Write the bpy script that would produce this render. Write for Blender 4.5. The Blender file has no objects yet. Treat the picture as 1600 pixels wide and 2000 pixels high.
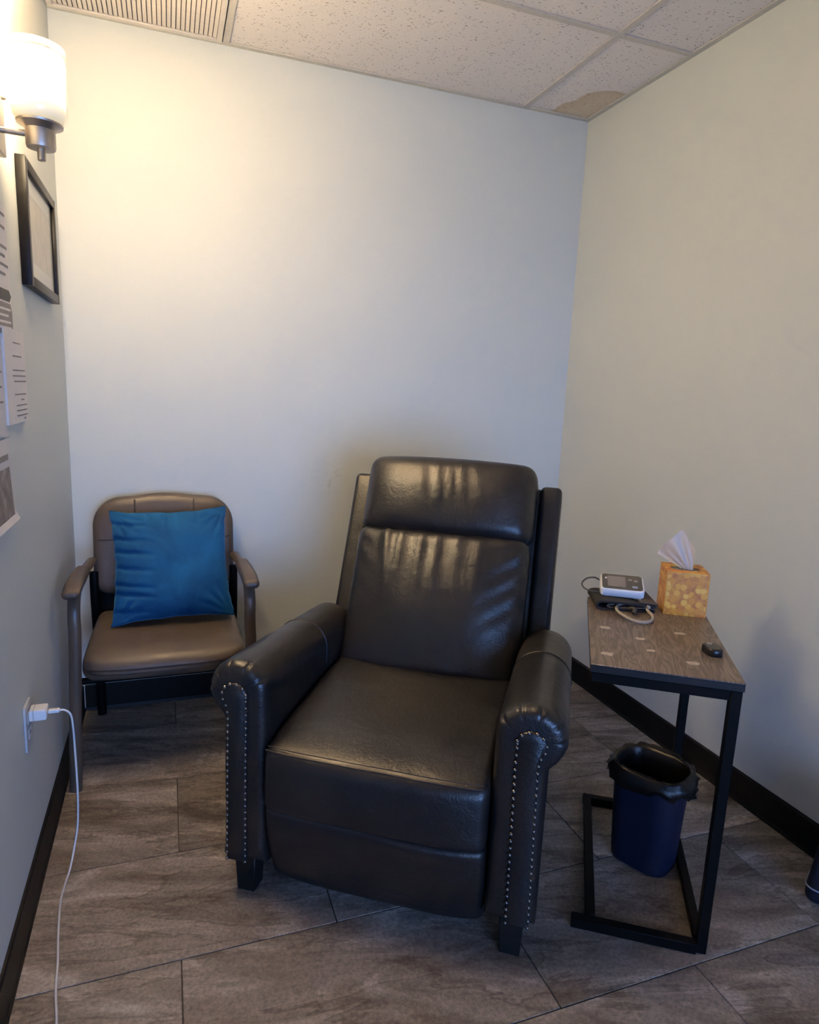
import bpy, bmesh, math, random
from mathutils import Vector, Matrix, noise
random.seed(7)
SC = bpy.context.scene
COL = SC.collection
R = math.radians
ROOM_W, ROOM_H, FRONT_Y = 2.11, 2.497, -4.6

# ------------------------------------------------------------------ camera
def make_camera():
    a, b, c = -0.3542162, -0.1807860, 0.0420938
    ca, sa = math.cos(a), math.sin(a)
    f = Vector((-sa*math.cos(b), ca*math.cos(b), math.sin(b)))
    r = Vector((ca, sa, 0)); u = r.cross(f)
    r2 = math.cos(c)*r + math.sin(c)*u
    u2 = -math.sin(c)*r + math.cos(c)*u
    cam = bpy.data.cameras.new('camera')
    cam.sensor_fit = 'HORIZONTAL'; cam.sensor_width = 36.0
    cam.lens = 36.0*1285.355/1600.0
    cam.clip_start = 0.02
    o = bpy.data.objects.new('camera', cam); COL.objects.link(o)
    m = Matrix((r2, u2, -f)).transposed().to_4x4()
    m.translation = Vector((0.345874, -2.716292, 1.3005))
    o.matrix_world = m
    SC.camera = o
make_camera()

# ------------------------------------------------------------------ light, exposure
w = bpy.data.worlds.new('world'); SC.world = w; w.use_nodes = True
w.node_tree.nodes['Background'].inputs[0].default_value = (0.55, 0.62, 0.8, 1)
w.node_tree.nodes['Background'].inputs[1].default_value = 0.02
SC.view_settings.view_transform = 'Standard'
SC.view_settings.look = 'None'
SC.view_settings.exposure = 0.6
SC.view_settings.gamma = 1.0
SC.view_settings.use_curve_mapping = False
SHADE_STRENGTH = 178.0
BULB_STRENGTH = 11500.0

def area(name, loc, rot, sx, sy, power, color):
    l = bpy.data.lights.new(name, 'AREA'); l.shape = 'RECTANGLE'; l.size = sx; l.size_y = sy
    l.energy = power; l.color = color
    o = bpy.data.objects.new(name, l); COL.objects.link(o); o.location = loc; o.rotation_euler = rot
    return o
# daylight through the window in the wall behind the camera
area('window_daylight', (1.05, FRONT_Y+0.1, 0.85), (R(84), 0, 0), 1.9, 1.4, 18.0, (0.25, 0.46, 1.0)).data.spread = R(90)

# ------------------------------------------------------------------ materials
def mat(name):
    m = bpy.data.materials.new(name); m.use_nodes = True
    nt = m.node_tree; b = nt.nodes['Principled BSDF']
    return m, nt, b
def N(nt, typ, **kw):
    n = nt.nodes.new(typ)
    for k, v in kw.items():
        if k.startswith('i_'):
            key = k[2:]
            n.inputs[int(key) if key.isdigit() else key].default_value = v
        else: setattr(n, k, v)
    return n
def L(nt, a, b): nt.links.new(a, b)
def ramp(nt, fac, stops):
    r = N(nt, 'ShaderNodeValToRGB'); e = r.color_ramp.elements
    while len(e) < len(stops): e.new(0.5)
    for el, (p, c) in zip(e, stops):
        el.position = p; el.color = (*c, 1) if len(c) == 3 else c
    L(nt, fac, r.inputs[0]); return r
def coords(nt, kind='Object', scale=(1, 1, 1), rot=(0, 0, 0), rnd=False):
    tc = N(nt, 'ShaderNodeTexCoord'); mp = N(nt, 'ShaderNodeMapping')
    mp.inputs['Scale'].default_value = scale; mp.inputs['Rotation'].default_value = rot
    L(nt, tc.outputs[kind], mp.inputs[0])
    if rnd:
        oi = N(nt, 'ShaderNodeObjectInfo'); mul = N(nt, 'ShaderNodeMath', operation='MULTIPLY', i_1=37.0)
        L(nt, oi.outputs['Random'], mul.inputs[0]); L(nt, mul.outputs[0], mp.inputs['Location'])
    return mp.outputs[0]
def noise_tex(nt, vec, scale, detail=4, rough=0.5, dist=0.0):
    n = N(nt, 'ShaderNodeTexNoise', i_Scale=scale, i_Detail=detail, i_Roughness=rough, i_Distortion=dist)
    L(nt, vec, n.inputs['Vector']); return n
def bump(nt, b, h, strength, distance=0.01):
    n = N(nt, 'ShaderNodeBump', i_Strength=strength, i_Distance=distance)
    L(nt, h, n.inputs['Height']); L(nt, n.outputs[0], b.inputs['Normal']); return n
def plain(name, col, rough=0.5, metal=0.0, spec=0.5, var=0.0, scale=60.0, bmp=0.0, bscale=None):
    m, nt, b = mat(name)
    b.inputs['Base Color'].default_value = (*col, 1)
    b.inputs['Roughness'].default_value = rough; b.inputs['Metallic'].default_value = metal
    b.inputs['Specular IOR Level'].default_value = spec
    v = coords(nt)
    n = noise_tex(nt, v, scale, 3)
    if var > 0:
        lo = [c*(1-var) for c in col]; hi = [min(1, c*(1+var)) for c in col]
        r = ramp(nt, n.outputs['Fac'], [(0.3, lo), (0.7, hi)]); L(nt, r.outputs[0], b.inputs['Base Color'])
    if bmp > 0:
        n2 = noise_tex(nt, v, bscale or scale*3, 4); bump(nt, b, n2.outputs['Fac'], bmp, 0.002)
    return m

def m_wall():
    m, nt, b = mat('painted_wall')
    v = coords(nt)
    n = noise_tex(nt, v, 2.2, 3)
    r = ramp(nt, n.outputs['Fac'], [(0.3, (0.59, 0.615, 0.59)), (0.7, (0.605, 0.63, 0.605))])
    # faint scuffs low on the back wall, where furniture has rubbed the paint
    sep = N(nt, 'ShaderNodeVectorMath', operation='DISTANCE'); L(nt, v, sep.inputs[0])
    sep.inputs[1].default_value = (0.985, 0.0, 0.93)
    near = N(nt, 'ShaderNodeMapRange', i_1=0.02, i_2=0.09, i_3=1.0, i_4=0.0); L(nt, sep.outputs['Value'], near.inputs[0])
    n3 = noise_tex(nt, v, 34, 4, 0.6)
    th = N(nt, 'ShaderNodeMapRange', i_1=0.52, i_2=0.66, i_3=0.0, i_4=0.38); L(nt, n3.outputs['Fac'], th.inputs[0])
    mul = N(nt, 'ShaderNodeMath', operation='MULTIPLY'); L(nt, near.outputs[0], mul.inputs[0]); L(nt, th.outputs[0], mul.inputs[1])
    mx = N(nt, 'ShaderNodeMixRGB'); L(nt, mul.outputs[0], mx.inputs[0]); L(nt, r.outputs[0], mx.inputs[1]); mx.inputs[2].default_value = (0.33, 0.33, 0.32, 1)
    L(nt, mx.outputs[0], b.inputs['Base Color'])
    b.inputs['Roughness'].default_value = 0.55; b.inputs['Specular IOR Level'].default_value = 0.3
    n2 = noise_tex(nt, v, 140, 4, 0.6); bump(nt, b, n2.outputs['Fac'], 0.22, 0.002)
    return m
def m_leather(name, lo, hi, rough=0.35, wr=0.4):
    m, nt, b = mat(name)
    v = coords(nt)
    n = noise_tex(nt, v, 5, 4)
    r = ramp(nt, n.outputs['Fac'], [(0.3, lo), (0.7, hi)]); L(nt, r.outputs[0], b.inputs['Base Color'])
    rr = ramp(nt, noise_tex(nt, v, 9, 3).outputs['Fac'], [(0.3, (rough-.05,)*3), (0.7, (rough+.07,)*3)]); L(nt, rr.outputs[0], b.inputs['Roughness'])
    vo = N(nt, 'ShaderNodeTexVoronoi', i_Scale=240.0); L(nt, v, vo.inputs['Vector'])
    n2 = noise_tex(nt, v, 26, 5, 0.65, 0.8)
    add = N(nt, 'ShaderNodeMath', operation='MULTIPLY_ADD', i_1=0.16); L(nt, vo.outputs['Distance'], add.inputs[0]); L(nt, n2.outputs['Fac'], add.inputs[2])
    bump(nt, b, add.outputs[0], wr, 0.004)
    b.inputs['Specular IOR Level'].default_value = 0.5
    return m
def m_floor_tile():
    m, nt, b = mat('stone_look_tile')
    v0 = coords(nt, 'Object', (1, 1, 1), (0, 0, R(14)), rnd=True)
    mp = N(nt, 'ShaderNodeMapping'); mp.inputs['Scale'].default_value = (1.0, 3.6, 1.0); L(nt, v0, mp.inputs[0])
    v = mp.outputs[0]
    n = noise_tex(nt, v, 2.6, 8, 0.62, 0.9)
    r = ramp(nt, n.outputs['Fac'], [(0.34, (0.080, 0.068, 0.058)), (0.45, (0.155, 0.136, 0.119)), (0.55, (0.212, 0.189, 0.168)), (0.67, (0.36, 0.325, 0.295))])
    n2 = noise_tex(nt, v, 2.3, 5, 0.6, 0.5)
    vein = ramp(nt, n2.outputs['Fac'], [(0.44, (1, 1, 1)), (0.475, (0.52, 0.50, 0.48)), (0.485, (1.0, 1.0, 1.0)), (0.50, (1.25, 1.24, 1.22)), (0.53, (1, 1, 1))])
    sp = noise_tex(nt, v0, 110, 4, 0.75)
    spr = ramp(nt, sp.outputs['Fac'], [(0.35, (0.55, 0.55, 0.55)), (0.65, (1.40, 1.39, 1.37))])
    mx = N(nt, 'ShaderNodeMixRGB', blend_type='MULTIPLY', i_0=0.8); L(nt, r.outputs[0], mx.inputs[1]); L(nt, vein.outputs[0], mx.inputs[2])
    mx2 = N(nt, 'ShaderNodeMixRGB', blend_type='MULTIPLY', i_0=0.7); L(nt, mx.outputs[0], mx2.inputs[1]); L(nt, spr.outputs[0], mx2.inputs[2])
    oi = N(nt, 'ShaderNodeObjectInfo'); tint = N(nt, 'ShaderNodeMapRange', i_3=0.80, i_4=1.15); L(nt, oi.outputs['Random'], tint.inputs[0])
    mx3 = N(nt, 'ShaderNodeVectorMath', operation='SCALE'); L(nt, mx2.outputs[0], mx3.inputs[0]); L(nt, tint.outputs[0], mx3.inputs['Scale'])
    L(nt, mx3.outputs[0], b.inputs['Base Color'])
    b.inputs['Roughness'].default_value = 0.55; b.inputs['Specular IOR Level'].default_value = 0.35
    bump(nt, b, n.outputs['Fac'], 0.25, 0.004)
    return m
def m_wood():
    m, nt, b = mat('grey_brown_wood_laminate')
    v = coords(nt, 'Object', (6.0, 1.0, 1.0))
    n = noise_tex(nt, v, 4.2, 3, 0.45, 0.5)
    wv = N(nt, 'ShaderNodeMath', operation='MULTIPLY', i_1=60.0); L(nt, n.outputs['Fac'], wv.inputs[0])
    sn = N(nt, 'ShaderNodeMath', operation='SINE'); L(nt, wv.outputs[0], sn.inputs[0])
    n2 = noise_tex(nt, coords(nt, 'Object', (60, 2.5, 1)), 6, 4, 0.7)
    ad = N(nt, 'ShaderNodeMath', operation='MULTIPLY_ADD', i_1=0.20); L(nt, sn.outputs[0], ad.inputs[0]); L(nt, n2.outputs['Fac'], ad.inputs[2])
    r = ramp(nt, ad.outputs[0], [(0.25, (0.075, 0.057, 0.046)), (0.5, (0.120, 0.094, 0.076)), (0.75, (0.185, 0.150, 0.125))])
    L(nt, r.outputs[0], b.inputs['Base Color']); b.inputs['Roughness'].default_value = 0.36
    bump(nt, b, ad.outputs[0], 0.08, 0.001)
    return m
def m_velvet():
    m, nt, b = mat('blue_velvet')
    v = coords(nt)
    n = noise_tex(nt, v, 7, 5, 0.6, 0.6)
    r = ramp(nt, n.outputs['Fac'], [(0.3, (0.004, 0.047, 0.14)), (0.7, (0.009, 0.102, 0.26))]); L(nt, r.outputs[0], b.inputs['Base Color'])
    b.inputs['Roughness'].default_value = 0.85; b.inputs['Specular IOR Level'].default_value = 0.15
    b.inputs['Sheen Weight'].default_value = 0.35; b.inputs['Sheen Roughness'].default_value = 0.4
    b.inputs['Sheen Tint'].default_value = (0.10, 0.42, 0.85, 1)
    n2 = noise_tex(nt, v, 60, 5, 0.7); bump(nt, b, n2.outputs['Fac'], 0.3, 0.003)
    return m
def m_ceiling_tile():
    m, nt, b = mat('fissured_ceiling_tile')
    v = coords(nt, 'Object', (1, 1, 1), rnd=True)
    vs = coords(nt, 'Object', (1, 2.2, 1), (0, 0, R(35)), rnd=True)
    vo = N(nt, 'ShaderNodeTexVoronoi', i_Scale=52.0, i_Randomness=1.0); L(nt, vs, vo.inputs['Vector'])
    n = noise_tex(nt, v, 30, 3)
    th = N(nt, 'ShaderNodeMath', operation='MULTIPLY_ADD', i_1=0.42, i_2=-0.02); L(nt, n.outputs['Fac'], th.inputs[0])
    hole = N(nt, 'ShaderNodeMath', operation='LESS_THAN'); L(nt, vo.outputs['Distance'], hole.inputs[0]); L(nt, th.outputs[0], hole.inputs[1])
    mx = N(nt, 'ShaderNodeMixRGB'); L(nt, hole.outputs[0], mx.inputs[0]); mx.inputs[1].default_value = (0.80, 0.735, 0.685, 1); mx.inputs[2].default_value = (0.40, 0.35, 0.31, 1)
    # brown water stain, only near the back right corner of the room
    tc = N(nt, 'ShaderNodeTexCoord'); geo = N(nt, 'ShaderNodeNewGeometry')
    sep = N(nt, 'ShaderNodeSeparateXYZ'); L(nt, geo.outputs['Position'], sep.inputs[0])
    nz = noise_tex(nt, geo.outputs['Position'], 6.0, 1, 0.4)
    dx = N(nt, 'ShaderNodeMath', operation='SUBTRACT', i_0=2.14); L(nt, sep.outputs[0], dx.inputs[1])
    dy = N(nt, 'ShaderNodeMath', operation='MULTIPLY', i_1=0.75); L(nt, sep.outputs[1], dy.inputs[0])
    cmb = N(nt, 'ShaderNodeCombineXYZ'); L(nt, dx.outputs[0], cmb.inputs[0]); L(nt, dy.outputs[0], cmb.inputs[1])
    ln = N(nt, 'ShaderNodeVectorMath', operation='LENGTH'); L(nt, cmb.outputs[0], ln.inputs[0])
    ad = N(nt, 'ShaderNodeMath', operation='MULTIPLY_ADD', i_1=0.16); L(nt, nz.outputs['Fac'], ad.inputs[0]); L(nt, ln.outputs['Value'], ad.inputs[2])
    st = ramp(nt, ad.outputs[0], [(0.0, (0.82, 0.74, 0.58)), (0.24, (0.86, 0.79, 0.64)), (0.302, (0.76, 0.67, 0.51)), (0.314, (1, 1, 1))])
    mx2 = N(nt, 'ShaderNodeMixRGB', blend_type='MULTIPLY', i_0=1.0); L(nt, mx.outputs[0], mx2.inputs[1]); L(nt, st.outputs[0], mx2.inputs[2])
    L(nt, mx2.outputs[0], b.inputs['Base Color']); b.inputs['Roughness'].default_value = 0.9; b.inputs['Specular IOR Level'].default_value = 0.1
    inv = N(nt, 'ShaderNodeMath', operation='MULTIPLY_ADD', i_1=-1.0); L(nt, hole.outputs[0], inv.inputs[0])
    nf = noise_tex(nt, v, 160, 3, 0.6); L(nt, nf.outputs['Fac'], inv.inputs[2])
    bump(nt, b, inv.outputs[0], 0.5, 0.003)
    return m
def m_tissue_box():
    m, nt, b = mat('orange_mottled_card')
    v = coords(nt)
    vo = N(nt, 'ShaderNodeTexVoronoi', i_Scale=60.0); L(nt, v, vo.inputs['Vector'])
    disc = ramp(nt, vo.outputs['Distance'], [(0.0, (1, 1, 1)), (0.50, (0.8, 0.8, 0.8)), (0.60, (0, 0, 0))])
    rnd = ramp(nt, vo.outputs['Color'], [(0.3, (0.52, 0.19, 0.006)), (0.5, (0.68, 0.32, 0.016)), (0.75, (0.76, 0.45, 0.060))])
    n = noise_tex(nt, v, 55, 4)
    base = ramp(nt, n.outputs['Fac'], [(0.35, (0.42, 0.125, 0.008)), (0.65, (0.62, 0.27, 0.025))])
    mx = N(nt, 'ShaderNodeMixRGB'); L(nt, disc.outputs[0], mx.inputs[0]); L(nt, base.outputs[0], mx.inputs[1]); L(nt, rnd.outputs[0], mx.inputs[2])
    L(nt, mx.outputs[0], b.inputs['Base Color']); b.inputs['Roughness'].default_value = 0.45
    return m
def m_shade():
    m, nt, b = mat('lit_frosted_glass')
    b.inputs['Base Color'].default_value = (0.9, 0.87, 0.8, 1); b.inputs['Roughness'].default_value = 0.6
    tc = N(nt, 'ShaderNodeTexCoord'); sep = N(nt, 'ShaderNodeSeparateXYZ'); L(nt, tc.outputs['Object'], sep.inputs[0])
    # the bulb sits high in the shade, so its lower third glows less and yellower
    mr = N(nt, 'ShaderNodeMapRange', i_1=0.015, i_2=0.095, i_3=0.0, i_4=1.0); L(nt, sep.outputs[2], mr.inputs[0])
    r = ramp(nt, mr.outputs[0], [(0.0, (0.0019, 0.00155, 0.0008)), (0.25, (0.0027, 0.0022, 0.0012)), (0.6, (0.4, 0.315, 0.19)), (1.0, (1.0, 0.775, 0.475))])
    L(nt, r.outputs[0], b.inputs['Emission Color']); b.inputs['Emission Strength'].default_value = SHADE_STRENGTH
    return m
def m_bulb():
    m, nt, b = mat('lit_bulb')
    b.inputs['Emission Color'].default_value = (1.0, 0.72, 0.42, 1); b.inputs['Emission Strength'].default_value = BULB_STRENGTH
    return m
def m_glass(name, tint=(1, 1, 1), rough=0.03, haze=0.0):
    m, nt, b = mat(name); nt.nodes.remove(b)
    tr = N(nt, 'ShaderNodeBsdfTransparent'); tr.inputs[0].default_value = (*tint, 1)
    gl = N(nt, 'ShaderNodeBsdfGlossy'); gl.inputs['Roughness'].default_value = rough
    lw = N(nt, 'ShaderNodeLayerWeight', i_Blend=0.5)
    pw = N(nt, 'ShaderNodeMath', operation='POWER', i_1=4.0); L(nt, lw.outputs['Facing'], pw.inputs[0])
    fr = N(nt, 'ShaderNodeMath', operation='MULTIPLY_ADD', i_1=0.5, i_2=0.04); L(nt, pw.outputs[0], fr.inputs[0])
    mx = N(nt, 'ShaderNodeMixShader'); L(nt, fr.outputs[0], mx.inputs[0]); L(nt, tr.outputs[0], mx.inputs[1]); L(nt, gl.outputs[0], mx.inputs[2])
    out = mx
    if haze > 0:
        tl_ = N(nt, 'ShaderNodeBsdfTranslucent'); tl_.inputs[0].default_value = (0.9, 0.9, 0.88, 1)
        m2 = N(nt, 'ShaderNodeMixShader', i_0=haze); L(nt, mx.outputs[0], m2.inputs[1]); L(nt, tl_.outputs[0], m2.inputs[2]); out = m2
    L(nt, out.outputs[0], nt.nodes['Material Output'].inputs[0])
    return m
def m_art():
    m, nt, b = mat('faded_print')
    v = coords(nt)
    n = noise_tex(nt, v, 14, 5, 0.6, 1.0)
    r = ramp(nt, n.outputs['Fac'], [(0.3, (0.36, 0.33, 0.22)), (0.5, (0.52, 0.42, 0.30)), (0.7, (0.58, 0.52, 0.38))])
    L(nt, r.outputs[0], b.inputs['Base Color']); b.inputs['Roughness'].default_value = 0.6
    return m
def m_photo():
    m, nt, b = mat('greyish_printed_photo')
    n = noise_tex(nt, coords(nt), 30, 5, 0.7)
    r = ramp(nt, n.outputs['Fac'], [(0.3, (0.07, 0.06, 0.055)), (0.55, (0.20, 0.17, 0.15)), (0.75, (0.42, 0.38, 0.35))])
    L(nt, r.outputs[0], b.inputs['Base Color']); b.inputs['Roughness'].default_value = 0.5
    return m

M = dict(
    wall=m_wall(), tile=m_floor_tile(), ceiltile=m_ceiling_tile(), wood=m_wood(), velvet=m_velvet(),
    grout=plain('dark_grout', (0.07, 0.06, 0.052), 0.9, var=0.2),
    base=plain('black_vinyl_base', (0.006, 0.0055, 0.005), 0.5, spec=0.2, var=0.2),
    grid=plain('cream_painted_grid', (0.56, 0.52, 0.46), 0.5, var=0.05),
    gridangle=plain('painted_wall_angle', (0.52, 0.50, 0.44), 0.5, var=0.06),
    plenum=plain('dark_plenum', (0.05, 0.045, 0.04), 0.9, var=0.2),
    vent=plain('cream_vent_metal', (0.66, 0.60, 0.54), 0.5, var=0.04),
    leather=m_leather('charcoal_leather', (0.0068, 0.0064, 0.0070), (0.0115, 0.0105, 0.0110)),
    seam=plain('dark_leather_piping', (0.008, 0.008, 0.009), 0.45, var=0.2),
    nail=plain('antique_nickel', (0.20, 0.185, 0.17), 0.34, metal=1.0, var=0.1),
    blackwood=plain('black_wood', (0.006, 0.006, 0.006), 0.5, spec=0.3, var=0.2),
    taupe=m_leather('taupe_vinyl', (0.066, 0.052, 0.041), (0.082, 0.065, 0.051), 0.44, 0.3),
    taupeseam=plain('taupe_stitched_seam', (0.030, 0.023, 0.018), 0.6, var=0.2),
    taupemetal=plain('taupe_enamelled_steel', (0.075, 0.058, 0.045), 0.36, var=0.06),
    armpad=plain('taupe_moulded_armpad', (0.055, 0.042, 0.034), 0.45, var=0.1, bmp=0.1, bscale=300),
    blacksteel=plain('black_powder_coated_steel', (0.003, 0.003, 0.003), 0.5, spec=0.08, var=0.2, bmp=0.05, bscale=500),
    edgeband=plain('dark_board_edge', (0.010, 0.010, 0.010), 0.45, spec=0.25, var=0.2),
    sticker=plain('pale_label_residue', (0.46, 0.40, 0.35), 0.6, var=0.25, scale=200),
    tbox=m_tissue_box(), tboxedge=plain('orange_card_side', (0.60, 0.27, 0.035), 0.5, var=0.15, scale=40),
    film=plain('grey_plastic_film', (0.12, 0.12, 0.13), 0.25, var=0.3),
    tissue=plain('white_tissue', (0.88, 0.80, 0.75), 0.9, var=0.02, bmp=0.2, bscale=90),
    plate=plain('grey_white_plate', (0.52, 0.52, 0.53), 0.4, var=0.03),
    white=plain('white_plastic', (0.78, 0.77, 0.78), 0.35, var=0.02),
    dark_glass=plain('dark_glossy_panel', (0.065, 0.060, 0.055), 0.22, var=0.1),
    lcd=plain('grey_lcd', (0.17, 0.155, 0.155), 0.3, var=0.05),
    bluebtn=plain('pale_blue_button', (0.32, 0.34, 0.48), 0.4, var=0.05),
    greyprint=plain('grey_print', (0.27, 0.26, 0.25), 0.5, var=0.05),
    cuff=plain('black_cuff_fabric', (0.010, 0.010, 0.011), 0.8, var=0.3, bmp=0.2, bscale=500),
    cuffedge=plain('brown_cuff_lining', (0.075, 0.060, 0.048), 0.7, var=0.2),
    hose=plain('grey_rubber_hose', (0.36, 0.32, 0.27), 0.5, var=0.08),
    cable_dark=plain('dark_cable', (0.045, 0.040, 0.036), 0.5, var=0.1),
    blackplastic=plain('black_plastic', (0.008, 0.008, 0.009), 0.28, var=0.2),
    binblue=plain('navy_plastic', (0.006, 0.009, 0.026), 0.5, spec=0.25, var=0.1),
    liner=plain('black_bin_liner', (0.004, 0.004, 0.004), 0.33, spec=0.3, var=0.2, bmp=0.5, bscale=40),
    nickel=plain('brushed_nickel', (0.55, 0.48, 0.41), 0.4, metal=1.0, var=0.08),
    shade=m_shade(), bulb=m_bulb(), glass=m_glass('clear_glass', haze=0.002), pane=m_glass('picture_glass'),
    frame=plain('black_frame_lacquer', (0.008, 0.007, 0.0065), 0.36, spec=0.12, var=0.2),
    mat=plain('cream_mat_board', (0.66, 0.63, 0.54), 0.8, var=0.02), art=m_art(),
    paper=plain('white_paper', (0.70, 0.67, 0.66), 0.7, var=0.03),
    paper2=plain('grey_white_paper', (0.60, 0.58, 0.59), 0.6, var=0.03),
    ink=plain('grey_ink', (0.20, 0.19, 0.19), 0.7, var=0.1), blackink=plain('black_ink', (0.02, 0.02, 0.02), 0.6, var=0.1),
    badge=plain('grey_printed_badge', (0.21, 0.19, 0.18), 0.6, var=0.15), photo=m_photo(),
    bag=plain('dark_navy', (0.004, 0.005, 0.016), 0.7, var=0.2, bmp=0.2, bscale=400),  # guessed fabric for the unidentified navy object at the right edge
    navytrim=plain('pale_band', (0.34, 0.34, 0.40), 0.6, var=0.1),
)

# ------------------------------------------------------------------ helpers
def link(name, me, m, parent=None, smooth=True, angle=40):
    o = bpy.data.objects.new(name, me); COL.objects.link(o)
    if m is not None: me.materials.append(m)
    if smooth:
        for p in me.polygons: p.use_smooth = True
        try: me.set_sharp_from_angle(angle=R(angle))
        except Exception: pass
    if parent is not None: o.parent = parent
    return o
def from_bm(name, bm, m, parent=None, smooth=True, angle=40):
    me = bpy.data.meshes.new(name); bmesh.ops.recalc_face_normals(bm, faces=bm.faces); bm.to_mesh(me); bm.free()
    return link(name, me, m, parent, smooth, angle)
def thing(name, loc, rotz, label, cat, group=None):
    o = bpy.data.objects.new(name, None); COL.objects.link(o); o.empty_display_size = 0.05
    o.location = loc; o.rotation_euler = (0, 0, rotz); tag(o, label, cat, group); return o
def tag(o, label, cat, group=None):
    o['label'] = label; o['category'] = cat
    if group: o['group'] = group
    return o
def bm_box(bm, c, s, bevel=0.0, rot=None, seg=2):
    r = bmesh.ops.create_cube(bm, size=1.0); vs = r['verts']
    bmesh.ops.scale(bm, vec=s, verts=vs)
    if bevel > 0:
        es = list({e for v in vs for e in v.link_edges})
        rb = bmesh.ops.bevel(bm, geom=es, offset=bevel, segments=seg, profile=0.5, affect='EDGES')
        seen = set(); st = [rb['verts'][0]]
        while st:
            v = st.pop()
            if v in seen: continue
            seen.add(v); st += [e.other_vert(v) for e in v.link_edges]
        vs = list(seen)
    if rot is not None: bmesh.ops.rotate(bm, matrix=rot, cent=(0, 0, 0), verts=vs)
    bmesh.ops.translate(bm, vec=c, verts=vs)
    return vs
def box(name, c, s, m, parent=None, bevel=0.0, rot=None, seg=2):
    bm = bmesh.new(); bm_box(bm, c, s, bevel, rot, seg); return from_bm(name, bm, m, parent)
def bm_loft(bm, rings, cap=True, closed=False):
    vr = [[bm.verts.new(p) for p in ring] for ring in rings]; n = len(rings[0]); k = len(rings)
    for i in range(k if closed else k-1):
        a, b = vr[i], vr[(i+1) % k]
        for j in range(n): bm.faces.new((a[j], a[(j+1) % n], b[(j+1) % n], b[j]))
    if cap and not closed: bm.faces.new(vr[0][::-1]); bm.faces.new(vr[-1])
    return vr
def lathe(name, prof, m, parent=None, n=32, loc=(0, 0, 0), cap=True, angle=40):
    bm = bmesh.new()
    bm_loft(bm, [[(loc[0]+r*math.cos(2*math.pi*j/n), loc[1]+r*math.sin(2*math.pi*j/n), loc[2]+z) for j in range(n)] for r, z in prof], cap)
    return from_bm(name, bm, m, parent, angle=angle)
def catmull(pts, sub=8):
    P = [Vector(p) for p in pts]; out = []
    for i in range(len(P)-1):
        p0 = P[max(i-1, 0)]; p1 = P[i]; p2 = P[i+1]; p3 = P[min(i+2, len(P)-1)]
        for k in range(sub):
            t = k/sub
            out.append(0.5*((2*p1)+(p2-p0)*t+(2*p0-5*p1+4*p2-p3)*t*t+(3*p1-p0-3*p2+p3)*t**3))
    out.append(P[-1]); return out
def bm_tube(bm, pts, ra, n=10, rb=None, up=None, closed=False):
    """sweep an ellipse of half sizes ra (side), rb (along up) down a path"""
    P = [Vector(p) for p in pts]; rb = rb or ra; rings = []
    u = Vector(up) if up else None; k = len(P)
    if u is None:
        t0 = (P[1]-P[0]).normalized(); u = t0.orthogonal().normalized()
    for i, p in enumerate(P):
        if closed: t = (P[(i+1) % k]-P[i-1]).normalized()
        else: t = (P[min(i+1, k-1)]-P[max(i-1, 0)]).normalized()
        u = (u-t*u.dot(t)).normalized(); s = t.cross(u)
        A = ra[i] if isinstance(ra, (list, tuple)) else ra; B = rb[i] if isinstance(rb, (list, tuple)) else rb
        rings.append([p+s*A*math.cos(2*math.pi*j/n)+u*B*math.sin(2*math.pi*j/n) for j in range(n)])
    bm_loft(bm, rings, not closed, closed)
def tube(name, pts, ra, m, parent=None, n=10, rb=None, up=None, closed=False):
    bm = bmesh.new(); bm_tube(bm, pts, ra, n, rb, up, closed); return from_bm(name, bm, m, parent, angle=60)
def axis_samples(h, r, n):
    k = 5
    a = [-h+r*(1-math.cos(math.pi/2*i/k)) for i in range(k)]
    b = [-h+r+(2*h-2*r)*i/n for i in range(n+1)]
    c = [h-r*(1-math.cos(math.pi/2*(k-1-i)/k)) for i in range(k)]
    return a+b+c
def rbox_bm(sx, sy, sz, r, n=(8, 8, 8), fn=None):
    """rounded box centred on the origin, dense enough to deform; fn maps a point to a point"""
    h = (sx/2, sy/2, sz/2); A = [axis_samples(h[i], r, n[i]) for i in range(3)]
    bm = bmesh.new(); cache = {}
    def vert(p):
        q = Vector([max(-h[i]+r, min(h[i]-r, p[i])) for i in range(3)]); d = Vector(p)-q
        pt = q+d.normalized()*r if d.length > 1e-9 else Vector(p)
        if fn: pt = Vector(fn(pt))
        return bm.verts.new(pt)
    def get(i, j, k):
        key = (i, j, k)
        if key not in cache: cache[key] = vert((A[0][i], A[1][j], A[2][k]))
        return cache[key]
    I, J, K = len(A[0])-1, len(A[1])-1, len(A[2])-1
    for k in (0, K):
        for i in range(I):
            for j in range(J): bm.faces.new((get(i, j, k), get(i+1, j, k), get(i+1, j+1, k), get(i, j+1, k)))
    for j in (0, J):
        for i in range(I):
            for k in range(K): bm.faces.new((get(i, j, k), get(i+1, j, k), get(i+1, j, k+1), get(i, j, k+1)))
    for i in (0, I):
        for j in range(J):
            for k in range(K): bm.faces.new((get(i, j, k), get(i, j+1, k), get(i, j+1, k+1), get(i, j, k+1)))
    return bm
def rbox(name, c, s, r, m, parent=None, n=(8, 8, 8), fn=None):
    bm = rbox_bm(*s, r, n, fn); bmesh.ops.translate(bm, vec=c, verts=bm.verts)
    return from_bm(name, bm, m, parent, angle=70)
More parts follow.
